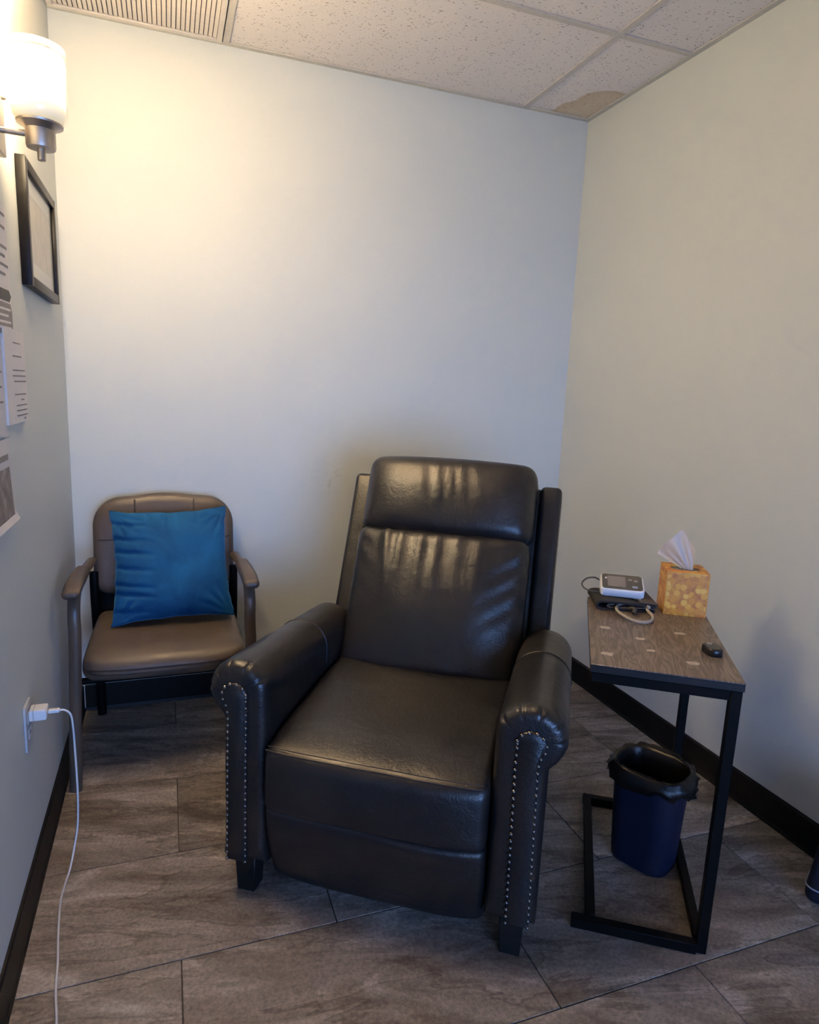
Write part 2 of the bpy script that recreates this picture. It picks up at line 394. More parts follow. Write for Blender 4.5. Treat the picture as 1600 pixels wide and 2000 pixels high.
def prism(name, pts, lo, hi, m, parent=None, axis='z', bevel=0.0, smooth=True):
    bm = bmesh.new()
    def P(p, t): return {'z': (p[0], p[1], t), 'y': (p[0], t, p[1]), 'x': (t, p[0], p[1])}[axis]
    bm_loft(bm, [[P(p, lo) for p in pts], [P(p, hi) for p in pts]])
    if bevel > 0: bmesh.ops.bevel(bm, geom=bm.edges[:], offset=bevel, segments=2, profile=0.5, affect='EDGES')
    return from_bm(name, bm, m, parent, smooth)
def rrect(w, h, r, k=6, cx=0, cy=0):
    pts = []
    for sx, sy, a0 in ((1, 1, 0), (-1, 1, 90), (-1, -1, 180), (1, -1, 270)):
        for i in range(k+1):
            a = R(a0+90*i/k); pts.append((cx+sx*(w/2-r)+r*math.cos(a), cy+sy*(h/2-r)+r*math.sin(a)))
    return pts
def nz(x, y, z, s): return noise.noise(Vector((x*s, y*s, z*s)))
def g(d, w): return math.exp(-(d/w)**2)

# ------------------------------------------------------------------ room shell
def struct(o): o['kind'] = 'structure'; return o
T = 0.1
fl = struct(box('floor', (ROOM_W/2, FRONT_Y/2, -0.058), (ROOM_W+2*T, -FRONT_Y+2*T, 0.1), M['grout']))
struct(box('wall_back', (ROOM_W/2, T/2, ROOM_H/2+0.05), (ROOM_W+2*T, T, ROOM_H+0.3), M['wall']))
struct(box('wall_left', (-T/2, FRONT_Y/2, ROOM_H/2+0.05), (T, -FRONT_Y, ROOM_H+0.3), M['wall']))
struct(box('wall_right', (ROOM_W+T/2, FRONT_Y/2, ROOM_H/2+0.05), (T, -FRONT_Y, ROOM_H+0.3), M['wall']))
struct(box('wall_front', (ROOM_W/2, FRONT_Y-T/2, ROOM_H/2+0.05), (ROOM_W+2*T, T, ROOM_H+0.3), M['wall']))
cl = struct(box('ceiling', (ROOM_W/2, FRONT_Y/2, ROOM_H+0.06), (ROOM_W, -FRONT_Y, 0.06), M['plenum']))

# floor tiles, half-bond rows parallel to the back wall
PX, PY, GAP = 0.772, 0.373, 0.0025
rows = [-1.335+PY*k for k in range(-9, 5)]
for y0 in rows:
    k = round((y0+1.335)/PY); off = 1.483 if k % 2 == 0 else 1.118
    for i in range(-3, 3):
        x0 = max(off+PX*i+GAP/2, 0.001); x1 = min(off+PX*(i+1)-GAP/2, ROOM_W-0.001)
        ya = max(y0+GAP/2, FRONT_Y+0.001); yb = min(y0+PY-GAP/2, -0.001)
        if x1-x0 < 0.01 or yb-ya < 0.01: continue
        bm = bmesh.new(); bm_box(bm, (0, 0, 0), (x1-x0, yb-ya, 0.008), 0.0012, seg=1)
        t = from_bm('floor_tile', bm, M['tile'], fl, smooth=False); t.location = ((x0+x1)/2, (ya+yb)/2, -0.004)

# baseboards: coved black vinyl, 10.5 cm high
HB, TB = 0.105, 0.008
def base_profile(s=1):
    return [(0, 0.0005), (TB+0.004, 0.0005), (TB+0.003, 0.004), (TB, 0.012), (TB, HB-0.006), (TB-0.003, HB-0.001), (0, HB)]
struct(prism('baseboard_left', base_profile(), FRONT_Y, -0.001, M['base'], axis='y', smooth=False))
struct(prism('baseboard_right', [(ROOM_W-x, z) for x, z in base_profile()], FRONT_Y, -0.001, M['base'], axis='y', smooth=False))
struct(prism('baseboard_back', [(-x, z) for x, z in base_profile()], TB+0.004, ROOM_W-TB-0.004, M['base'], axis='x', smooth=False))

# ceiling grid and tiles
GX = [0.5705, 1.789]                       # main bars run front to back
GY = [-0.636-0.61*k for k in range(8)]
ZC = ROOM_H
def gridbar(x0, x1, y0, y1, m='grid', name='grid_bar'):
    bm = bmesh.new(); bm_box(bm, ((x0+x1)/2, (y0+y1)/2, ZC+0.002), (x1-x0, y1-y0, 0.005), 0.0008, seg=1)
    return from_bm(name, bm, M[m], cl, smooth=False)
for x in GX: gridbar(x-0.012, x+0.012, FRONT_Y, -0.022)
xs = [0.022]+[v for x in GX for v in (x-0.012, x+0.012)]+[ROOM_W-0.022]
for y in GY:
    if y < FRONT_Y+0.1: continue
    for i in range(3): gridbar(xs[2*i], xs[2*i+1], y-0.012, y+0.012)
def angle_bar(pts, lo, hi, axis):
    o = prism('wall_angle', pts, lo, hi, M['gridangle'], cl, axis=axis, smooth=False); return o
lang = [(0, ZC-0.0005), (0.022, ZC-0.0005), (0.022, ZC+0.004), (0.001, ZC+0.004), (0.001, ZC+0.02), (0, ZC+0.02)]
angle_bar([(-x, z) for x, z in lang], 0, ROOM_W, 'x')
angle_bar(lang, FRONT_Y, -0.022, 'y')
angle_bar([(ROOM_W-x, z) for x, z in lang], FRONT_Y, -0.022, 'y')
cx = [0.0]+GX+[ROOM_W]; cy = [0.0]+GY
for i in range(3):
    for j in range(8):
        x0, x1 = cx[i], cx[i+1]; yb, ya = cy[j], max(cy[j+1] if j+1 < len(cy) else FRONT_Y, FRONT_Y)
        if yb-ya < 0.03 or (i == 0 and j == 0): continue
        bm = bmesh.new(); bm_box(bm, (0, 0, 0), (x1-x0-0.012, yb-ya-0.012, 0.015), 0.001, seg=1)
        t = from_bm('ceiling_tile', bm, M['ceiltile'], cl, smooth=False)
        t.location = ((x0+x1)/2, (ya+yb)/2, ZC+0.0125)

# return-air vent in the back left bay: frame with narrow blades
vx0, vx1, vy0, vy1 = 0.004, GX[0]-0.016, -0.615, -0.026
vt = thing('ceiling_vent', ((vx0+vx1)/2, (vy0+vy1)/2, ZC-0.004), 0, 'slatted cream metal return-air vent set in the ceiling grid', 'vent')
hw, hd = (vx1-vx0)/2, (vy1-vy0)/2
fw = 0.018
for c, s in (((0, hd-fw/2, 0), (2*hw, fw, 0.006)), ((0, -hd+fw/2, 0), (2*hw, fw, 0.006)),
             ((-hw+fw/2, 0, 0), (fw, 2*hd-2*fw, 0.006)), ((hw-fw/2, 0, 0), (fw, 2*hd-2*fw, 0.006))):
    box('vent_frame', c, s, M['vent'], vt, 0.001, seg=1)
box('vent_backing', (0, 0, 0.013), (2*hw-0.004, 2*hd-0.004, 0.002), M['plenum'], vt)
ns = 34; px_ = (2*hw-2*fw)/ns
for i in range(ns):
    x = -hw+fw+px_*(i+0.5)
    bm = bmesh.new(); bm_box(bm, (0, 0, 0), (px_*0.82, 2*hd-2*fw-0.004, 0.0025), 0.0, Matrix.Rotation(R(12), 3, 'Y'))
    s = from_bm('vent_slat', bm, M['vent'], vt, smooth=False); s.location = (x, 0, 0.003)

# ------------------------------------------------------------------ recliner
def build_recliner():
    rt = thing('recliner', (0.7775, -1.377, 0), R(-34.45), 'charcoal leather recliner armchair with nailhead trim in the middle of the room', 'armchair')
    LE = M['leather']
    # ---- arms
    def prof(k, inset=0.0, drop=0.0):
        """rolled arm cross-section (x, z), right side; k points"""
        cxr, czr, rr = 0.356, 0.563-drop, 0.079
        pts = []
        xi, xo, zb = 0.276, 0.397, 0.105
        for i in range(9): pts.append((xi, zb+(czr-zb)*i/9))                    # up the inner face
        for i in range(73):                                                     # over the roll
            a = R(180-228*i/72); rx = rr if a < R(90) else rr+0.001
            pts.append((cxr+rx*math.cos(a), czr+rr*0.97*math.sin(a)))
        x_e, z_e = pts[-1]
        pts.append((xo+0.002, z_e-0.014))
        for i in range(8): pts.append((xo, z_e-0.03-(z_e-0.03-zb)*i/7))         # down the outer face
        mx, mz = 0.338, 0.36
        if inset > 0:
            out = []
            n = len(pts)
            for i, (x, z) in enumerate(pts):
                xa, za = pts[i-1]; xb, zb2 = pts[(i+1) % n]
                tx, tz = xb-xa, zb2-za; l = math.hypot(tx, tz) or 1
                out.append((x+tz/l*inset, z-tx/l*inset))                        # inwards
            pts = out
        return pts
    for sgn in (1, -1):
        bm = bmesh.new(); rings = []
        for y, ins in ((0.0, 0.026), (0.001, 0.020), (0.004, 0.0125), (0.009, 0.007), (0.016, 0.003), (0.023, 0.0008), (0.032, 0.0)):
            rings.append((y, ins))
        for i in range(1, 15): rings.append((0.03+0.60*i/14, 0.0))
        rings += [(0.64, 0.004), (0.648, 0.014)]
        R3 = []
        for y, ins in rings:
            drop = 0.042*max(0, (y-0.03)/0.6)**1.1
            ring = []
            for (x, z) in prof(0, ins):
                zz = z-drop*max(0.0, min(1.0, (z-0.3)/0.25))
                # gathers of leather where the roll turns over the front
                if y < 0.05 and z > 0.49:
                    a = math.atan2(z-0.563, x-0.356); d = 0.0012*math.cos(a*9+0.6)*g(y-0.012, 0.016)-sum(0.0055*g(a-R(q), 0.055) for q in (150, 112, 74, 36, 4))*g(y-0.010, 0.018)
                    zz += d*math.sin(a); x += d*math.cos(a)
                ring.append((sgn*x, y, zz))
            R3.append(ring)
        bm_loft(bm, R3)
        arm = from_bm('arm', bm, LE, rt, angle=60)
        # raised front panel edged with nailheads
        def outline(ins):
            pts = [(0.3275+ins, 0.109), (0.3255+ins, 0.37), (0.3235+ins, 0.50), (0.3245+ins, 0.56)]
            for i in range(11):
                a = R(190-235*i/10); pts.append((0.358+(0.035-ins)*math.cos(a), 0.556+(0.033-ins)*math.sin(a)))
            pts += [(0.377-ins, 0.505), (0.379-ins, 0.385), (0.383-ins, 0.109)]
            return pts
        bm = bmesh.new()
        bm_loft(bm, [[(sgn*x, 0.006, z) for x, z in outline(0)], [(sgn*x, -0.003, z) for x, z in outline(0.001)], [(sgn*x, -0.0065, z) for x, z in outline(0.006)]])
        from_bm('arm_front_panel', bm, LE, arm, angle=50)
        # nailheads: too small to pick apart, one part per arm
        path = [Vector((x, 0, z)) for x, z in outline(0.0025)]
        L_ = [0]
        for a, b in zip(path, path[1:]): L_.append(L_[-1]+(b-a).length)
        bm = bmesh.new(); cnt = int(L_[-1]/0.0172)
        for q in range(cnt+1):
            d = L_[-1]*q/cnt
            i = max(j for j in range(len(L_)) if L_[j] <= d+1e-9); i = min(i, len(path)-2)
            p = path[i].lerp(path[i+1], (d-L_[i])/(L_[i+1]-L_[i]))
            rr = 0.0045
            bm_loft(bm, [[(sgn*p.x+rr*f*math.cos(2*math.pi*j/8), -0.0045-h, p.z+rr*f*math.sin(2*math.pi*j/8)) for j in range(8)] for f, h in ((1, 0), (0.8, 0.0024), (0.35, 0.0038))])
        o = from_bm('nailhead_trim', bm, M['nail'], arm, angle=80); o['kind'] = 'stuff'
        # welt seams: across the arm towards the back, and along the outer edge
        def welt(name, y):
            drop = 0.042*((y-0.03)/0.6)**1.1
            pts = [(sgn*x, y, z-drop*max(0.0, min(1.0, (z-0.3)/0.25))+0.0005) for x, z in prof(0, -0.0008)[8:84:2]]
            tube(name, pts, 0.0022, M['seam'], arm, n=6)
        welt('arm_seam', 0.40)
        # radiating pleats on the front of the roll
        for a in (150, 112, 74, 36, 4):
            ar = R(a); c, s = math.cos(ar), math.sin(ar)
            pts = []
            for rad, y in ((0.046, -0.002), (0.058, 0.001), (0.068, 0.008), (0.0765, 0.021)):
                pts.append((sgn*(0.356+rad*c), y, 0.563+rad*s*0.97))
            tube('arm_pleat', pts, [0.0004, 0.0008, 0.0008, 0.0003], M['seam'], arm, n=5)
    # ---- base, legs
    rbox('base_frame', (0, 0.34, 0.24), (0.556, 0.58, 0.20), 0.02, LE, rt, n=(3, 3, 3))
    for sx in (-1, 1):
        for y in (0.048, 0.585):
            bm = bmesh.new()
            w0, w1 = 0.024, 0.029
            bm_loft(bm, [[(sx*0.343+a*wd, y+b*wd, z) for a, b in ((-1, -1), (1, -1), (1, 1), (-1, 1))] for z, wd in ((0.0005, w0), (0.108, w1))])
            bmesh.ops.bevel(bm, geom=bm.edges[:], offset=0.002, segments=1, affect='EDGES')
            from_bm('leg', bm, M['blackwood'], rt)
    # ---- seat cushion: top tilts down to the back, front face bulges
    def seat_fn(p):
        x, y, z = p; u = x/0.272; v = (y+0.28)/0.56          # v: 0 front .. 1 back
        if z > 0:
            crown = 0.010*(1-u*u)*math.sin(math.pi*min(1, max(0, v*1.05)))-0.010*g(v-0.55, 0.28)*g(u, 0.6)
            z += crown+0.022*min(1, v*1.6)**0.8+0.004*v-0.018*(max(0, 0.22-v)/0.22)**2+0.006
            z += 0.0022*nz(x, y, 0, 9)+0.0012*nz(x+3, y, 0, 30)*g(v-0.06, 0.22)
        if y < -0.2:
            t = (z+0.085)/0.17
            y -= 0.018*math.sin(math.pi*max(0, min(1, 0.25+t*0.5)))*(1-u**4)+0.010*(1-t)
            y += 0.002*nz(x, 0, z, 8)
        return x, y, z
    rbox('seat_cushion', (0, 0.262, 0.362), (0.548, 0.56, 0.165), 0.022, LE, rt, n=(30, 26, 10), fn=seat_fn)
    # double welt along the front edge of the seat
    for k, (dy, dz) in enumerate(((-0.008, 0.0), (0.004, 0.0045))):
        pts = []
        for i in range(25):
            u = -1+2*i/24; x = 0.262*u
            pts.append((x, -0.0175+dy-0.010*(1-u**4)+0.0008*nz(x, k, 0, 12), 0.4425+dz+0.002*(1-u*u)))
        tube('seat_seam', pts, 0.0022 if k == 0 else 0.0014, M['seam'], rt, n=6)
    # ---- footrest front panel below the cushion
    def foot_fn(p):
        x, y, z = p; u = x/0.274; t = (z+0.12)/0.24           # t: 0 bottom .. 1 top
        if y < 0:
            y -= 0.016*math.sin(math.pi*max(0, min(1, 0.12+t*0.8)))*(1-u**6)
            y -= 0.010*g(t-0.93, 0.10)*max(0, 1-((u-0.45)/0.5)**2)
            y += 0.0015*nz(x, 0, z, 9)
        y += 0.055*(1-t)**1.6
        z += 0.012*(u**4)*(1-t)
        return x, y, z
    rbox('footrest', (0, 0.022, 0.164), (0.548, 0.075, 0.235), 0.018, LE, rt, n=(26, 3, 16), fn=foot_fn)
    # ---- backrest, in a frame tilted back by 23.8 degrees
    bk = bpy.data.objects.new('backrest', None)   # placeholder replaced below
    bpy.data.objects.remove(bk)
    Rt = Matrix.Rotation(R(-23.8), 3, 'X'); O = Vector((0, 0.636, 0.478))
    def tl(p):   # local (x, depth forward = -y, s up) to chair coordinates
        return O+Rt @ Vector(p)
    def tilted(name, c, s, r, n, fn, parent):
        bm = rbox_bm(*s, r, n, fn)
        for v in bm.verts: v.co = tl(v.co+Vector(c))
        return from_bm(name, bm, LE, parent, angle=70)
    shell = tilted('backrest', (0, 0.085, 0.232), (0.62, 0.13, 0.70), 0.03, (4, 3, 4), None, rt)
    for sx in (-1, 1):
        def wing_fn(p, sx=sx):
            x, y, z = p; return x, y+0.0, z
        tilted('wing', (sx*0.326, 0.062, 0.275), (0.070, 0.125, 0.615), 0.018, (3, 4, 10), wing_fn, rt)
    def low_fn(p):
        x, y, z = p; u = x/0.282; t = (z+0.23)/0.46
        if y < 0.02:
            puff = 0.056*(1-abs(u)**3.2)*(math.sin(math.pi*max(0, min(1, 0.16+0.74*t)))**0.8)
            y -= puff*(1-max(0, y/0.02))
            up = max(0.0, t-0.45)/0.55
            # folds pulled down from the top seam and from the upper corners
            for fx, wd, am, ln in ((-0.62, 0.05, 0.0075, 1.0), (-0.44, 0.05, 0.006, 0.75), (-0.20, 0.045, 0.006, 0.8), (-0.02, 0.04, 0.006, 0.75), (0.22, 0.05, 0.005, 0.6), (0.46, 0.06, 0.004, 0.55)):
                slant = 0.18 if fx < -0.5 else 0.02
                y -= 1.5*am*g(u-fx-slant*(1-t), wd)*up**0.7*ln
            for k in range(4):
                d = (t-(0.96-0.14*k))+(0.92-u)*0.42
                y += 0.0065*g(d, 0.035)*max(0, (u-0.45)/0.5)*(1 if u < 0.97 else 0)
            for k in range(3):
                d = (t-(0.92-0.16*k))+(u+0.95)*0.5
                y += 0.005*g(d, 0.035)*max(0, (-u-0.55)/0.45)
            y += 0.0025*nz(x, z, 0, 10)
        x *= 1+0.05*(t-0.5)*0.0
        return x, y, z
    tilted('lumbar_pillow', (0, -0.052, 0.140), (0.562, 0.14, 0.46), 0.035, (44, 4, 34), low_fn, rt)
    def head_fn(p):
        x, y, z = p; u = x/0.282; t = (z+0.15)/0.30
        if y < 0.02:
            y -= 0.052*(1-abs(u)**4)*(math.sin(math.pi*max(0, min(1, 0.14+0.78*t)))**0.8)*(1-max(0, y/0.02))
            for fx, wd, am in ((-0.32, 0.06, 0.0035), (-0.12, 0.05, 0.0045), (0.02, 0.04, 0.004), (0.15, 0.05, 0.0035), (0.33, 0.06, 0.002)):
                y -= am*g(u-fx-0.05*math.sin(4*t), wd)*g(t-0.62, 0.3)
            for k in range(4):
                y += 0.004*g(t-(0.84-0.16*k), 0.03)*max(0, (u-0.80)/0.2)
            y += 0.002*nz(x+5, z, 0, 10)
        # slightly pinched corners
        z += 0.006*(1-u*u)*(1 if t > 0.5 else -0.4)
        return x, y, z
    tilted('headrest', (0, -0.030, 0.487), (0.566, 0.16, 0.262), 0.045, (40, 4, 24), head_fn, rt)
    return rt
build_recliner()

# ------------------------------------------------------------------ side chair in the corner
def build_side_chair():
    ch = thing('side_chair', (0.325, -0.32, 0), 0, 'taupe padded office armchair in the back left corner', 'chair')
    def W(p): return Vector((p[0]-0.325, p[1]+0.32, p[2]))
    for sx in (-1, 1):
        c = 0.325
        x0, x1 = (0.041, 0.060) if sx < 0 else (0.609, 0.588)
        # front post, rounded bend, rail under the pad
        path = [(x0, -0.575, 0.001), (x0+(x1-x0)*0.5, -0.572, 0.25), (x1, -0.570, 0.50), (x1, -0.567, 0.575), (x1, -0.553, 0.615), (x1, -0.520, 0.640), (x1, -0.46, 0.648), (x1, -0.30, 0.648), (x1+sx*-0.012, -0.13, 0.645)]
        tube('arm_post', [W(p) for p in catmull(path, 5)], 0.0185, M['taupemetal'], ch, n=14, rb=0.012, up=(0, 1, 0))
        # rear leg rising to the backrest
        xr = x1-sx*0.015
        path = [(xr, -0.055, 0.001), (xr, -0.075, 0.25), (xr, -0.115, 0.45), (xr, -0.125, 0.54), (xr, -0.122, 0.60)]
        tube('rear_leg', [W(p) for p in catmull(path, 5)], 0.016, M['blacksteel'], ch, n=12, rb=0.012, up=(0, 1, 0))
        # moulded arm pad, wider at the front
        def pad_fn(p, sx=sx):
            x, y, z = p; t = (y+0.1425)/0.285
            x *= 0.80+0.38*math.sin(math.pi*(0.15+0.55*(1-t)))
            z += -0.012*max(0, 0.25-t)*4*0.6+0.004*math.sin(math.pi*t)
            return x+sx*0.006*(1-t), y, z
        rbox('arm_pad', W((x1-sx*0.004, -0.462, 0.664)), (0.046, 0.285, 0.030), 0.0135, M['armpad'], ch, n=(4, 14, 2), fn=pad_fn)
    # flat black uprights carrying the backrest
    for sx in (-1, 1):
        path = [(0.325+sx*0.195, -0.16, 0.385), (0.325+sx*0.195, -0.115, 0.40), (0.325+sx*0.195, -0.092, 0.46), (0.325+sx*0.195, -0.078, 0.60), (0.325+sx*0.195, -0.058, 0.72)]
        tube('back_bracket', [W(p) for p in catmull(path, 5)], 0.044, M['blacksteel'], ch, n=10, rb=0.006, up=(0, 1, 0))
    box('seat_pan', W((0.325, -0.32, 0.352)), (0.44, 0.42, 0.014), M['blacksteel'], ch, 0.004)
    for y in (-0.50, -0.15):
        tube('cross_rail', [W((0.056, y if y < -0.3 else y+0.03, 0.338)), W((0.594, y if y < -0.3 else y+0.03, 0.338))], 0.011, M['blacksteel'], ch, n=10)
    def seat_fn(p):
        x, y, z = p; u = x/0.252; v = (y+0.235)/0.47
        wid = 1.0-0.10*(max(0, 0.10-v)/0.10)**2-0.06*v**2
        x *= wid
        if v < 0.3: y += 0.02*(u**4)
        if z > 0:
            z += 0.010*(1-u*u)*(1-(2*v-1)**4)-0.014*(max(0, 0.22-v)/0.22)**2+0.018*v
            for sx_ in (-0.33, 0.33): z -= 0.004*g(u-sx_, 0.05)*(1 if v < 0.85 else 0)*min(1, v*3)
            z += 0.0015*nz(x, y, 0, 14)
        else:
            z += 0.018*v+0.012*(max(0, 0.15-v)/0.15)
        return x, y, z
    rbox('seat', W((0.325, -0.345, 0.389)), (0.512, 0.47, 0.088), 0.034, M['taupe'], ch, n=(26, 22, 3), fn=seat_fn)
    # backrest with big rounded top corners, tilted back slightly
    bm = bmesh.new()
    hw_, z0, z1, rr = 0.252, 0.508, 0.868, 0.105
    def outline(ins):
        pts = []
        def arc(cx_, cz_, r, a0, a1, k):
            for i in range(k+1):
                a = R(a0+(a1-a0)*i/k); pts.append((cx_+r*math.cos(a), cz_+r*math.sin(a)))
        r1, r2 = rr-ins, 0.06-ins*0.5
        arc(hw_-rr, z1-rr+0.0, r1, 0, 78, 9)
        for i in range(1, 12):
            t = i/12; pts.append((( hw_-rr-0.02)*(1-2*t), z1-ins+0.012*math.sin(math.pi*t)))
        arc(-hw_+rr, z1-rr, r1, 102, 180, 9)
        arc(-hw_+0.06, z0+0.06, r2, 180, 270, 5); arc(hw_-0.06, z0+0.06, r2, 270, 360, 5)
        return pts
    def place(x, z, y):
        return W((0.325+x, y-0.080+(z-0.6)*0.12+0.35*(x*x)*-0.35, z))
    rings = []
    for y, ins in ((0.016, 0.05), (0.018, 0.015), (0.012, 0.004), (0.0, 0.0), (-0.018, 0.001), (-0.030, 0.010), (-0.036, 0.03), (-0.039, 0.075)):
        rings.append([place(x, z, y) for x, z in outline(ins)])
    bm_loft(bm, rings); back = from_bm('back_cushion', bm, M['taupe'], ch, angle=60)
    def seamline(p0, p1):
        pts = [place(p0[0]+(p1[0]-p0[0])*i/12, p0[1]+(p1[1]-p0[1])*i/12, 0) for i in range(13)]
        out = []
        for (i, p) in enumerate(pts):
            t = i/12; x = p0[0]+(p1[0]-p0[0])*t; z = p0[1]+(p1[1]-p0[1])*t
            e = min(z1-abs(z-z1)*0-z, hw_-abs(x))
            dep = -0.0385+0.018*g(max(0, min(z1+0.008-z, hw_-abs(x))), 0.018)
            out.append(place(x, z, dep))
        tube('back_seam', out, 0.0028, M['taupeseam'], back, n=6)
    for x in (-0.105, 0.105): seamline((x, 0.520), (x, 0.860))
    seamline((-0.245, 0.715), (-0.106, 0.715)); seamline((0.106, 0.715), (0.245, 0.715))
    return ch
build_side_chair()

# blue velvet cushion leaning on the chair back
def build_cushion():
    n = 72; bm = bmesh.new(); S = 0.205
    def pt(i, j, side):
        u = -1+2*i/n; v = -1+2*j/n
        e = (max(0, 1-abs(u)**2.6)*max(0, 1-abs(v)**2.6))**0.55
        th = 0.082*e
        # edges pulled in between the corners
        x = S*u*(1-0.085*(1-v*v)*abs(u)**3)+0.010*(-u)*v*0.3
        z = S*v*(1-0.075*(1-u*u)*abs(v)**3)+0.004*nz(u*3, v, 1, 1.5)
        x += 0.0045*nz(0, v*4.2, 3.3*(1 if u > 0 else -1), 1.5)*abs(u)**4
        if side > 0:
            for k in range(7):
                d = (v-(-0.75+0.25*k))+0.10*nz(k, 0, 0, 1.7)
                th -= 0.022*g(d+0.18*(u+1), 0.035)*max(0, (-u-0.25)/0.75)**0.8*e**0.3
            for (cu, cv) in ((1, 1), (-1, -1), (1, -1), (-1, 1)):
                for a in (25, 45, 65):
                    du, dv = (u-cu)*-cu, (v-cv)*-cv
                    d = du*math.sin(R(a))-dv*math.cos(R(a)); rad = math.hypot(du, dv)
                    th -= 0.010*g(d, 0.045)*g(rad-0.35, 0.25)
            for k, uu in enumerate((-0.35, -0.1, 0.15, 0.45)):
                th -= 0.010*g(u-uu, 0.045)*g(v-0.84, 0.16)
            th += 0.004*nz(u*2+9, v*2, 0, 1.6)*e
        return Vector((x, -side*max(0, th) if side > 0 else 0.6*th, z))
    grid = {}
    for side in (1, -1):
        for i in range(n+1):
            for j in range(n+1):
                edge = i in (0, n) or j in (0, n)
                key = (i, j, 0 if edge else side)
                if key not in grid: grid[key] = bm.verts.new(pt(i, j, side))
    def G(i, j, s): return grid[(i, j, 0 if (i in (0, n) or j in (0, n)) else s)]
    for side in (1, -1):
        for i in range(n):
            for j in range(n):
                q = (G(i, j, side), G(i+1, j, side), G(i+1, j+1, side), G(i, j+1, side))
                if len(set(q)) == 4: bm.faces.new(q)
    bm.transform(Matrix.Rotation(R(-21), 4, 'X') @ Matrix.Rotation(R(-1.5), 4, 'Y'))
    o = from_bm('throw_pillow', bm, M['velvet'], None, angle=180)
    o.location = (0.346, -0.262, 0.652)
    tag(o, 'square blue velvet throw pillow propped on the corner armchair', 'pillow')
build_cushion()

# ------------------------------------------------------------------ C-shaped side table
TX, TY, TR = 1.257, -1.511, R(-34.0)
def TW(u, v, z):   # table coordinates to world
    c, s = math.cos(TR), math.sin(TR); return Vector((TX+c*u-s*v, TY+s*u+c*v, z))
def build_table():
    t = thing('side_table', (TX, TY, 0), TR, 'C-shaped side table, wood-look top on black steel frame, at the right wall', 'table')
    Wd, D, ZT = 0.333, 0.545, 0.696
    top = box('table_top', (Wd/2, D/2, ZT-0.0015), (Wd, D, 0.003), M['wood'], t, 0.0008, seg=1)
    box('top_board', (Wd/2, D/2, ZT-0.012), (Wd-0.001, D-0.001, 0.018), M['edgeband'], t, 0.001, seg=1)
    S_ = 0.024
    def bar(name, a, b, w=S_, h=S_):
        a, b = Vector(a), Vector(b); d = b-a; c = (a+b)/2
        s = [w, w, h]
        if abs(d.x) > abs(d.y) and abs(d.x) > abs(d.z): s = [abs(d.x), w, h]
        elif abs(d.y) > abs(d.z): s = [w, abs(d.y), h]
        else: s = [w, h, abs(d.z)]
        return box(name, c, s, M['blacksteel'], t, 0.0015, seg=1)
    # under-top frame
    zu = ZT-0.021-S_/2
    bar('top_rail', (0.004, 0.014, zu), (Wd-0.028, 0.014, zu)); bar('top_rail', (0.02, D-0.02, zu), (Wd-0.005, D-0.02, zu))
    bar('top_side_rail', (0.032, 0.032, zu), (0.032, D-0.032, zu), S_-0.002, S_-0.002)
    xp = Wd-0.004-S_/2
    p1 = bar('post', (xp, 0.013, 0.0), (xp, 0.013, ZT-0.021), S_, S_+0.002); bar('post', (xp-0.004, D-0.008, 0.0), (xp-0.004, D-0.008, ZT-0.021))
    # base rectangle on the floor
    bar('base_rail', (0.012, 0.004, 0.014), (xp-S_/2, 0.004, 0.014), S_, 0.027); bar('base_rail', (0.045, D-0.008, 0.014), (xp-S_/2, D-0.008, 0.014), S_, 0.027)
    bar('base_side_rail', (0.058, 0.016, 0.017), (0.058, D-0.02, 0.017), S_, S_)
    bar('base_side_rail', (xp-0.002, 0.02, 0.014), (xp-0.002, D-0.02, 0.014), S_-0.002, S_)
    # chrome screw in the right base rail
    lathe('screw_head', [(0.0055, 0), (0.0055, 0.0015), (0.003, 0.003)], M['white'], t, n=12, loc=(xp-0.014, 0.022, 0.0))
    t.children[-1].rotation_euler = (0, R(-90), 0)
    t.children[-1].location = (xp-0.014, 0.045, 0.018)
    sc = t.children[-1]
    for v in sc.data.vertices: v.co -= Vector((xp-0.014, 0.022, 0.0))
    # torn label scraps stuck to the top
    for i, (u, v, a, wd, dp) in enumerate(((0.042, 0.268, 5, 0.026, 0.020), (0.040, 0.075, -4, 0.028, 0.022), (0.128, 0.212, 10, 0.022, 0.016), (0.146, 0.135, 20, 0.022, 0.014), (0.236, 0.292, 8, 0.028, 0.018), (0.236, 0.085, 6, 0.030, 0.018))):
        pts = []
        rr = random.Random(i)
        for k in range(12):
            an = 2*math.pi*k/12; q = max(abs(math.cos(an)), abs(math.sin(an)))
            f = (0.85+0.3*rr.random())/q; pts.append((wd/2*math.cos(an)*f, dp/2*math.sin(an)*f))
        o = prism('label_scrap', pts, 0, 0.0004, M['sticker'], top, smooth=False)
        o.location = (u, v, ZT+0.0001); o.rotation_euler = (0, 0, R(a))
    return t
build_table()
ZT = 0.6963

